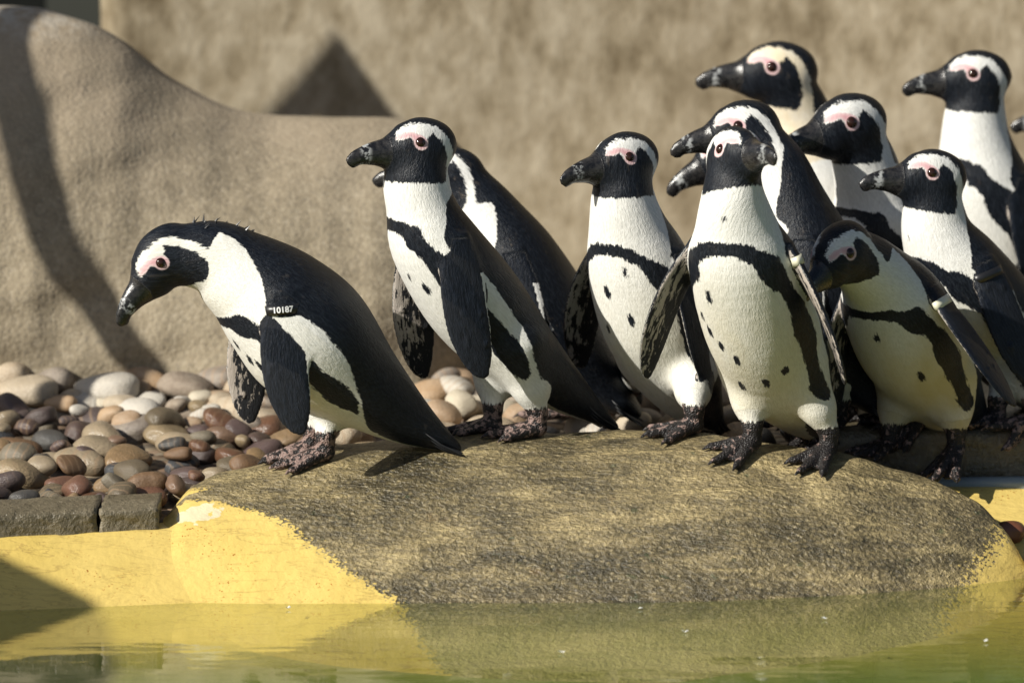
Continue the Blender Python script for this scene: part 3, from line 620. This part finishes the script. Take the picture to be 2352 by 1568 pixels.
def penguin(label, Y0, yaw, spine, head, feet, flips, h=.0025, sc_=1.0, fat=1.0, spots=(), band_w=1.0, p=None, bands=(), rscale=None, tufts=False, hsc=1.1):
    """spine: eight points tail tip, tail base, rump, belly, chest, shoulder, neck, head centre; head: yaw, pitch, roll
    feet: (px, py, toe yaw); flips: (side, swing, abduction, length, chord twist)"""
    a = R(yaw); fb, Lb, _ = frame(a); p0 = at(spine[3][0], spine[3][1], Y0)
    ctrl = np.array([on_plane(q[0], q[1], p0, Lb) for q in spine])
    NS = 44; C, tau = catmull(ctrl, NS); rr = BODY_R.copy() * sc_; rr[1:6] *= fat
    if rscale is not None: rr = rr * np.array(rscale)[:, None]
    rad, _ = catmull(rr, NS); rad = np.maximum(rad, .0025)
    hf, hL, hu = frame(R(head[0]), R(head[1]), R(head[2]) if len(head) > 2 else 0)
    T = unit(np.gradient(C, axis=0)); wt = sst(4.9, 6.9, tau)[:, None]; L = unit(Lb * (1 - wt) + hL * wt); L = unit(L - (L * T).sum(1, keepdims=True) * T); V = np.cross(L, T)
    body = Sweep(C, L, V, rad[:, 0], rad[:, 1], rad[:, 2])
    H = ctrl[7]; hs = sc_ * hsc
    hp, hu_ = catmull(HEAD, 40); hp[:, 2:] = np.maximum(hp[:, 2:], .0015); HC = H + hs * (hp[:, :1] * hf + hp[:, 1:2] * hu)
    hd = Sweep(HC, np.repeat(hL[None], 40, 0), np.repeat(-hu[None], 40, 0), hs * hp[:, 2], hs * hp[:, 4], hs * hp[:, 3])
    parts = []  # (eval function, lo, hi, blend)
    # legs and feet
    legs = []
    for i, ftd in enumerate(feet):
        g = on_ground(ftd[0], ftd[1]) if ftd[0] is not None else ctrl[2] * [1, 1, 0] + Lb * ftd[1] * .05 + fb * .02
        gz = float(ground(g[0], g[1])); g = np.array([g[0], g[1], gz]); sd = 1 if np.dot(g - ctrl[2], Lb) > 0 else -1
        if ftd[0] is None: sd = ftd[1]
        ank = g + np.array([0, 0, .030]); hip = ctrl[2] * .62 + ctrl[3] * .38 + Lb * sd * .046 * sc_ - np.array([0, 0, .012]); knee = ank * .62 + hip * .38 + np.array([0, 0, .006])
        ty = R(ftd[2]); segs = [(hip, knee, .052 * sc_, .030), (knee, ank + np.array([0, 0, .012]), .029, .0165)]
        toes = [(ank + np.array([0, 0, .012]), ank - np.array([0, 0, .014]), .0160, .0150)]
        for dk, tl in ((-27, .064), (0, .076), (25, .066)):
            f2 = frame(ty + R(dk))[0]; tipp = g + f2 * tl; tipp[2] = max(float(ground(tipp[0], tipp[1])), gz - .03) + .0068
            kn = g + f2 * tl * .52; kn[2] = max(float(ground(kn[0], kn[1])) + .0105, (tipp[2] + gz + .016) / 2)
            cl0 = tipp + f2 * .006 + np.array([0, 0, .0025]); cl1 = tipp + f2 * .019 + np.array([0, 0, -.0045])
            toes += [(ank - np.array([0, 0, .014]), kn, .0145, .0092), (kn, tipp, .0092, .0075), (cl0, cl1, .0048, .0022)]
        for dk, tl in ((-13.5, .050), (12.5, .052), (-20, .047), (19, .047), (-7, .054), (6, .055)):
            f2 = frame(ty + R(dk))[0]; tipp = g + f2 * tl; tipp[2] = max(float(ground(tipp[0], tipp[1])), gz - .03) + .0052
            toes.append((ank - np.array([0, 0, .020]), tipp, .008, .0042))
        legs.append((segs, toes, ank))
        def legd(P, segs=segs):
            return smin(cone_d(P, *segs[0]), cone_d(P, *segs[1]), .012)
        def footd(P, toes=toes):
            d = cone_d(P, *toes[0])
            for t_ in toes[1:]: d = smin(d, cone_d(P, *t_), .0035)
            return d
        pl = np.array([s_[0] for s_ in segs] + [s_[1] for s_ in segs]); pt = np.array([t_[0] for t_ in toes] + [t_[1] for t_ in toes])
        parts.append((legd, pl.min(0) - .085, pl.max(0) + .085, .022)); parts.append((footd, pt.min(0) - .035, pt.max(0) + .035, .006))
    # flippers
    fl = []
    iS = int(round(4.22 / 7 * (NS - 1)))
    for side, swing, abd, ln, twist in flips:
        root = C[iS] + L[iS] * side * rad[iS, 0] * .88 - V[iS] * rad[iS, 2] * .26
        A = unit(-np.array([0, 0, 1.0]) + math.tan(R(swing)) * fb + math.tan(R(abd)) * Lb * side)
        c0 = unit(fb * math.cos(R(twist)) + Lb * side * math.sin(R(twist))); c0 = unit(c0 - np.dot(c0, A) * A); nn = np.cross(A, c0); nn = nn if np.dot(nn, Lb) * side > 0 else -nn
        st = np.array([(0, .020, .0100, 0), (.10, .027, .0095, .002), (.26, .0370, .0080, .005), (.45, .0400, .0068, .007), (.65, .0385, .0058, .005), (.82, .0305, .0048, -.001), (.93, .0200, .0040, -.007), (1.0, .006, .0028, -.014)])
        q, _ = catmull(st, 26); FC = root + A * (q[:, :1] * ln) + c0 * q[:, 3:4] + nn * (.012 * np.sin(q[:, :1] * 2.6))
        fs = Sweep(FC, np.repeat(c0[None], 26, 0), np.repeat(nn[None], 26, 0), np.maximum(q[:, 1], .004) * sc_ * .95, np.maximum(q[:, 2], .0028), np.maximum(q[:, 2], .0028))
        fl.append((fs, root, A, c0, nn, ln, side)); parts.append((lambda P, fs=fs: fs.eval(P)[0], fs.lo, fs.hi, .010))
    lo = np.min([body.lo, hd.lo] + [q[1] + .02 for q in parts], 0) - .005; hi = np.max([body.hi, hd.hi] + [q[2] - .02 for q in parts], 0) + .005
    def field(P, hint=None):
        d, j = body.eval(P, hint); m = ((P > hd.lo) & (P < hd.hi)).all(1)
        if m.any(): d[m] = smin(d[m], hd.eval(P[m])[0], .013)
        for fn, l_, h_, k_ in parts:
            m = ((P > l_) & (P < h_)).all(1)
            if m.any(): d[m] = smin(d[m], fn(P[m]), k_)
        return d, j
    B = 4; nb = np.ceil((hi - lo) / (h * B)).astype(int) + 1; gx = [np.arange(q) for q in nb]
    G = np.stack(np.meshgrid(*gx, indexing='ij'), -1).reshape(-1, 3); Pc = (lo + (G + .5) * B * h - .5 * h).astype(np.float32); dc, jc = field(Pc)
    act = np.abs(dc) < B * h * 1.0 + .001; full = np.repeat(np.repeat(np.repeat(dc.reshape(nb), B, 0), B, 1), B, 2).astype(np.float32)
    sub = np.stack(np.meshgrid(*[np.arange(B)] * 3, indexing='ij'), -1).reshape(-1, 3); Ga = G[act]
    idx = (Ga[:, None, :] * B + sub[None]).reshape(-1, 3); hint = np.repeat(jc[act], B ** 3); Pf = (lo + idx * h).astype(np.float32); df, _ = field(Pf, hint)
    full[idx[:, 0], idx[:, 1], idx[:, 2]] = df
    Vt, F = surface_nets(full, lo, h); Vt = relax(Vt, F, 2, .45)
    Pq = Vt.astype(np.float32); keep = np.zeros(len(Pq), bool)
    for fn, l_, h_, k_ in parts:
        m = ((Pq > l_) & (Pq < h_)).all(1)
        if m.any() and k_ < .02: mi = np.where(m)[0]; keep[mi[fn(Pq[mi]) < .008]] = True
    keep |= (hd.eval(Pq)[0] < .003) & ((Pq - H) @ hf > .03)
    Vt = relax(Vt, F, 14, np.where(keep, 0, .5)[:, None])
    # ---- colours as anatomical distance fields
    P = Vt.astype(np.float32); d, j, t, cl, cv, rw, rv = body.eval(P, None, True); tq = (j + t) / (NS - 1) * 7
    arc = body.arc[j] * (1 - t) + body.arc[j + 1] * t; phi = np.degrees(np.arctan2(np.abs(cl) / rw, cv / rv)); Rm = np.sqrt(rw * rv)
    kb = np.radians(phi - np.interp(tq, *BACK) + p.get('nb', 0) * sst(4.4, 5.0, tq)) * Rm
    tl_ = np.linspace(0, 7, NS); arc_of = lambda tt: np.interp(tt, tl_, body.arc); r_of = lambda tt: np.interp(tt, tl_, np.sqrt(rad[:, 0] * rad[:, 1]))
    bp = [(float(arc_of(tt)), math.radians(ph) * float(r_of(tt))) for tt, ph in BAND]
    bd, bu = line_sd(arc, np.radians(phi) * Rm, bp); wob = 1 + .25 * np.sin(bu * 23 + p['seed']) * (bu > .25)
    kb = np.maximum(kb, band_w * np.interp(bu, [0, .2, .42, .75, .92, 1], [.0095, .0105, .0175, .0180, .0130, .005]) * wob - bd)
    sph = np.sign(cl)
    for (tt, ph, sz) in spots:
        kb = np.maximum(kb, sz - np.hypot((arc - arc_of(tt)) * .52, (np.radians(phi) * sph - math.radians(ph)) * Rm))
    q = P - H.astype(np.float32); hy, hz, hx = q @ hf / hs, q @ hu / hs, q @ hL / hs
    kh = -poly_sd(hy, hz, WHITE); kh = np.where((np.abs(hx) < .010) & (hz > .0), np.maximum(kh, .010 - np.abs(hx)), kh)
    hdist = np.linalg.norm(q, axis=1) / hs; wv = sst(.098, .074, hdist) if False else 1 - sst(.074, .098, hdist); wv = np.where((hy > .03) & (hz > -.08), 1, wv)
    kb = kb * (1 - wv) + kh * wv
    pk = np.where(hdist < .08, poly_sd(hy, hz, PINK), -1) * hs; pk = np.minimum(pk, np.abs(hx) - .008); er = np.hypot(hy - .013, hz - .012); pk = np.maximum(pk, .0106 - er); pk = np.where(hdist > .08, -1, pk)
    dh = hd.eval(P)[0]; bkv = np.where(dh < .004, np.clip((hy - .051 - .25 * np.maximum(-.012 - hz, 0)) / .060, 0, 1), 0)
    ft = np.zeros(len(P)); rest = np.stack([cl, cv, arc], 1)
    hm = bkv > .03; rest[hm] = np.stack([hx, hz, -hy], 1)[hm] * hs + [.5, 0, 0]
    for segs, toes, ank in legs:
        dl = np.minimum(cone_d(P, *segs[0]), cone_d(P, *segs[1])); wl = sst(.030, .075, segs[0][0][2] - P[:, 2]) * sst(.010, .002, dl) if False else sst(.030, .075, segs[0][0][2] - P[:, 2]) * (1 - sst(.002, .012, dl)); kb = np.where(d > -.004, np.minimum(kb, kb * (1 - wl) - .010 * wl), kb)
        dt = np.min([cone_d(P, *t_) for t_ in toes], 0); ft = np.maximum(ft, np.where(dt < .0095, np.clip(.5 + (ank[2] + .021 - P[:, 2]) / .018, 0, 1.5), 0)); fm = dt < .02; rest[fm] = (P - ank)[fm]
    flm = np.zeros(len(P))
    for fs, root, A, c0, nn, ln, side in fl:
        dd, jj, tt, c1, c2, _, _ = fs.eval(P, None, True); u = (jj + tt) / 25
        near = (dd < .0035) & (u > .05) & ((d > .002) | (u > .3)); outer = c2 > -.0008
        flm = np.where(near, np.where(outer, -1.0, 1.0 + .6 * np.clip(c1 / .04, -1, 1) - .35 * sst(.55, .95, u)), flm); rest[near] = np.stack([c1, c2 + 1, u * ln], 1)[near]
        te = near & outer & (c1 < -.93 * fs.r[np.clip(jj, 0, 25), 0]) & (u > .3) & (u < .97); flm = np.where(te, 0, flm); kb = np.where(te, -.012, kb)
        kb = np.maximum(kb, np.where((P - root) @ nn > -.012, .019 - np.linalg.norm(P - root, axis=1) * .8, -1))
    stv = p['st'] * np.clip(sst(4.7, 3.0, tq) if False else 1 - sst(3.0, 4.9, tq), 0, 1) * (phi < 95) + p.get('stn', 0) * (tq > 4.9)
    base = np.array([ctrl[2][0], ctrl[2][1], float(ground(ctrl[2][0], ctrl[2][1]))])
    me = mesh_np('penguin', Vt - base, F)
    for nm_, ar in (('kb', kb), ('pk', pk), ('bk', bkv), ('ft', ft), ('fl', flm), ('st', stv)): attr(me, nm_, ar)
    attr(me, 'rest', rest)
    o = add_obj('penguin', me, plumage('plumage', p), None, base); props(o, label, 'penguin', 'penguins gathered at the pool edge')
    for s_ in (1, -1):
        e = bpy.data.objects.new('eye', EYE); col.objects.link(e); e.parent = o
        e.location = H + hs * (.013 * hf + .012 * hu + s_ * .0278 * hL) - base; e.scale = (hs,) * 3
    for bi, mm, text, tm in bands:
        fs, root, A, c0, nn, ln, side = fl[bi]; k = int(.19 * 25); cc = fs.C[k].astype(float) + nn * (.003 if text == '10187' else .0); rw_, rn_ = float(fs.r[k, 0]) + .0025, (.0165 if text == '10187' else .0125)
        Vb, Fb = [], []; ns = 40
        for r_, zz in ((1, -.0075), (1, .0075), (.86, .0075), (.86, -.0075)):
            for q_ in range(ns):
                th = 2 * math.pi * q_ / ns; Vb.append(cc + c0 * rw_ * r_ * math.cos(th) + nn * rn_ * r_ * math.sin(th) + A * zz - base)
        for r_ in range(4):
            for q_ in range(ns): Fb.append((r_ * ns + q_, r_ * ns + (q_ + 1) % ns, ((r_ + 1) % 4) * ns + (q_ + 1) % ns, ((r_ + 1) % 4) * ns + q_))
        bo = add_obj('flipper_band', mesh_np('flipper_band', Vb, Fb), mm, o)
        if text:
            fc = bpy.data.curves.new('number', 'FONT'); fc.body = text; fc.size = .0135; fc.align_x = 'CENTER'; fc.align_y = 'CENTER'; fc.extrude = .0003; fc.offset = .0003
            to = bpy.data.objects.new('tmp', fc); col.objects.link(to); bpy.context.view_layer.update()
            tme = bpy.data.meshes.new_from_object(to.evaluated_get(bpy.context.evaluated_depsgraph_get())); bpy.data.objects.remove(to)
            tx = -c0 if np.dot(np.cross(-c0, -A), nn) > 0 else c0; tco = np.zeros(len(tme.vertices) * 3); tme.vertices.foreach_get('co', tco); tco = tco.reshape(-1, 3)
            sx = tco[:, 0]; dep = rn_ * np.sqrt(np.clip(1 - (sx / rw_) ** 2, 0, 1)) + .0004 + tco[:, 2]
            W_ = cc - base + sx[:, None] * tx - tco[:, 1:2] * A + dep[:, None] * nn; tme.vertices.foreach_set('co', W_.astype(np.float32).ravel()); tme.update()
            tme.materials.clear(); add_obj('number', tme, tm, bo)
    bm = bmesh.new(); r3 = np.random.default_rng(p['seed']); kt = 5; Tb = T[2]; wT = rad[kt, 0] * .8
    for q_ in range(15):
        sd = (q_ - 7) / 7; lay = (q_ % 3 - 2) * .005; a0 = C[kt] + L[2] * sd * wT - V[2] * lay - base; a1 = C[0] - Tb * r3.uniform(.002, .014) + L[2] * (sd * .042 + r3.normal(0, .002)) - V[2] * (lay * .5 - .003 * abs(sd)) - base
        mid = (a0 + a1) / 2 + V[2] * .004; vs = []
        for pt, ww in ((a0, .006), (mid, .0075), (a1 * .8 + mid * .2, .005), (a1, .0012)):
            vs.append([bm.verts.new(pt + L[2] * ww - V[2] * .0), bm.verts.new(pt - V[2] * .0016), bm.verts.new(pt - L[2] * ww), bm.verts.new(pt + V[2] * .0016)])
        for e_ in range(3):
            for g_ in range(4): bm.faces.new((vs[e_][g_], vs[e_][(g_ + 1) % 4], vs[e_ + 1][(g_ + 1) % 4], vs[e_ + 1][g_]))
        bm.faces.new(vs[3]); bm.faces.new(vs[0][::-1])
    bm_obj('tail_feathers', bm, M_QUILL, o, smooth=True)
    if tufts:
        k = int(5.9 / 7 * (NS - 1)); bm = bmesh.new(); r2 = np.random.default_rng(4)
        for _ in range(26):
            kk = k + r2.integers(-3, 4); sd = r2.normal(0, .25); dv = unit(-V[kk] * math.cos(sd) + L[kk] * math.sin(sd)); rp = C[kk] + dv * rad[kk, 2] * .95 - base; ln = r2.uniform(.005, .017)
            tipv = rp + (dv * .9 - T[kk] * r2.uniform(.0, .9) + L[kk] * r2.normal(0, .3)) * ln; b1 = rp + T[kk] * .0022; b2 = rp - T[kk] * .0022; b3 = rp + L[kk] * .002
            vs = [bm.verts.new(x) for x in (b1, b2, b3, tipv)]
            for tri_ in ((0, 1, 3), (1, 2, 3), (2, 0, 3)): bm.faces.new([vs[x] for x in tri_])
        bm_obj('feather_tuft', bm, M_BBAND, o)
    return o

def pp(seed, **k):
    d = dict(seed=seed, brown=.35, stain=(.60, .56, .40), st=.35, pinkface=1.0, pinkfoot=.44); d.update(k); return d
import time as _time; _t0 = _time.time()
# 1 bending over the edge
penguin('penguin stooping over the rock edge with head bent down, black numbered band on its flipper', -.03, 80,
        [(1055, 1030), (935, 962), (832, 880), (722, 775), (628, 690), (552, 632), (478, 592), (378, 594)], (64, -44), [(748, 1058, 78), (718, 1042, 70)],
        [(1, -4, 4, .232, -5), (-1, 8, 8, .262, 0)], fat=1.08, sc_=1.0, rscale=[1, 1, 1, 1.14, 1.16, 1.16, 1.12, 1], tufts=True,
        spots=[(4.1, 20, .005), (3.7, 26, .006), (3.5, 34, .006), (4.3, -25, .004)], p=pp(1, brown=.35, pinkfoot=.50, st=.15, stn=.25), bands=[(0, M_BBAND, '10187', M_WTXT)])
# 2 standing tall in the left group
penguin('upright penguin on the rock, chin level, wide black flippers hanging, following the stooping one', .07, 64,
        [(1408, 978), (1300, 900), (1200, 815), (1095, 690), (1000, 560), (965, 470), (955, 405), (966, 340)], (66, 1), [(1235, 1003, 80), (1132, 993, 84)],
        [(1, -6, 6, .240, -8), (-1, -3, 8, .275, 5)], fat=.92, spots=[(3.7, 30, .006), (3.9, 12, .003)], p=pp(2, pinkfoot=.50, st=.12))
# 3 behind the second
penguin('penguin half hidden behind the upright one, only its nape, back and bill tip showing', .42, 96,
        [(1475, 955), (1390, 890), (1315, 800), (1240, 700), (1175, 590), (1125, 510), (1082, 458), (1030, 402)], (94, 2), [(1305, 962, 92), (1330, 950, 90)],
        [(1, -14, 5, .23, -5), (-1, 0, 8, .22, 0)], h=.0034, p=pp(3, brown=.9, pinkfoot=.52))
# 4 middle
penguin('penguin in the middle with thin chest band, facing the pool beside the tallest front one', .20, 38,
        [(1640, 985), (1600, 930), (1555, 845), (1510, 730), (1465, 600), (1440, 515), (1430, 445), (1436, 372)], (56, -2), [(1594, 997, 70), (1455, 938, 62)],
        [(1, -6, 8, .235, 10), (-1, -10, 20, .255, 20)], band_w=.8, spots=[(3.9, -8, .006), (3.5, 14, .006), (4.3, 20, .004), (3.3, -20, .004)], p=pp(4, st=.3))
# 5 front right
penguin('tall penguin facing the pool with spotted cream belly and cream band on its flipper', -.02, 24,
        [(1870, 1005), (1835, 945), (1790, 862), (1750, 740), (1705, 595), (1690, 515), (1684, 440), (1688, 362)], (-28, 14), [(1728, 1035, 52), (1903, 1048, 38)],
        [(1, -4, 22, .245, 30), (-1, 6, 20, .25, 18)], spots=[(4.15, -38, .006), (3.85, -24, .006), (3.35, -34, .006), (3.2, -22, .006), (3.05, -8, .006), (2.75, 36, .006), (2.6, 14, .006), (2.5, -16, .006), (3.5, -42, .005), (5.6, -5, .004)],
        p=pp(5, st=.55, stain=(.55, .50, .34), pinkfoot=.40), bands=[(0, M_WBAND, '410', M_BTXT)])
# 6
penguin('penguin with lowered heavy bill and black crown showing over the spotted penguin', .27, 104,
        [(2060, 960), (1990, 890), (1935, 800), (1895, 680), (1850, 560), (1815, 465), (1775, 380), (1708, 298)], (80, -9), [(1925, 985, 75), (1950, 965, 75)],
        [(1, -6, 8, .23, 0), (-1, 0, 10, .22, 0)], h=.0034, p=pp(6, nb=34))
# 7 tallest at back
penguin('tallest penguin at the back with cream neck and brownish moulting crown', .96, 62,
        [(2080, 880), (2030, 820), (1975, 730), (1930, 590), (1880, 440), (1850, 340), (1832, 265), (1788, 168)], (86, 1), [(1950, 850, 70), (1990, 835, 70)],
        [(1, -4, 8, .23, 0), (-1, 0, 10, .22, 0)], h=.0034, sc_=1.1, hsc=1.14, p=pp(7, brown=1.2, st=.6, stn=.9, stain=(.66, .55, .36)))
# 8
penguin('penguin with big white brow and cream chest, bill held behind the spotted one', .52, 46,
        [(2170, 960), (2125, 900), (2080, 800), (2045, 670), (2010, 530), (2000, 450), (1985, 380), (1950, 292)], (62, -7), [(2060, 965, 50), (2110, 985, 50)],
        [(1, -4, 10, .23, 10), (-1, 0, 10, .22, 0)], h=.0034, sc_=1.08, hsc=1.18, fat=.92, p=pp(8, st=.9, stain=(.66, .56, .36)), spots=[(4.1, -10, .006)])
# 9
penguin('penguin standing apart against the wall, bill level, thick black shoulder patch', .86, 52,
        [(2460, 860), (2400, 800), (2350, 700), (2305, 560), (2260, 425), (2242, 335), (2238, 265), (2242, 182)], (80, 0), [(2340, 850, 60), (2390, 840, 60)],
        [(1, -4, 8, .23, 0), (-1, 0, 10, .22, 0)], h=.0034, sc_=1.04, p=pp(9, st=.2), band_w=1.25)
# 10
penguin('leaning penguin on the ledge with glossy black banded flipper, bill low over its neighbour', .34, 62,
        [(2520, 985), (2430, 920), (2345, 825), (2268, 715), (2195, 615), (2155, 545), (2142, 485), (2140, 410)], (72, 5), [(2375, 985, 75), (2290, 975, 75)],
        [(1, -16, 15, .24, 0), (-1, 0, 10, .22, 0)], h=.0034, p=pp(10, pinkfoot=.49, st=.5), bands=[(0, M_BBAND, None, None)], spots=[(5.5, 5, .004)])
# 11
penguin('shaded penguin crouching with head turned down beside the spotted one, pale band on flipper', .15, 37,
        [(2250, 1010), (2210, 965), (2150, 880), (2095, 780), (2050, 690), (2015, 640), (1980, 608), (1930, 582)], (40, -25), [(2045, 1040, 50), (2195, 1060, 30)],
        [(1, -12, 34, .235, 10), (-1, 4, 6, .22, 0)], p=pp(11, st=.9, stain=(.50, .44, .26), pinkfoot=.42), bands=[(0, M_WBAND, None, None)], spots=[(4.0, 5, .005), (3.0, 35, .006)])
# 12 at the frame's edge
penguin('penguin of which only the bill tip shows beside the wall-side one', 1.12, 84,
        [(2800, 860), (2740, 790), (2670, 700), (2620, 590), (2570, 470), (2540, 400), (2520, 340), (2482, 272)], (86, 0), [(2660, 830, 80), (2690, 820, 80)],
        [(1, -4, 8, .23, 0), (-1, 0, 10, .22, 0)], h=.004, p=pp(12))
# 13 behind the spotted one
penguin('penguin hidden behind the spotted one, only its downturned grey tipped bill showing', .56, 80,
        [(2010, 960), (1950, 890), (1880, 800), (1830, 680), (1790, 560), (1765, 470), (1730, 410), (1678, 352)], (80, -24), [(1860, 945, 75), (1890, 930, 75)],
        [(1, -2, 3, .22, 0), (-1, 0, 5, .22, 0)], h=.0036, fat=.88, p=pp(13))
print('penguins built in %.1f s' % (_time.time() - _t0))
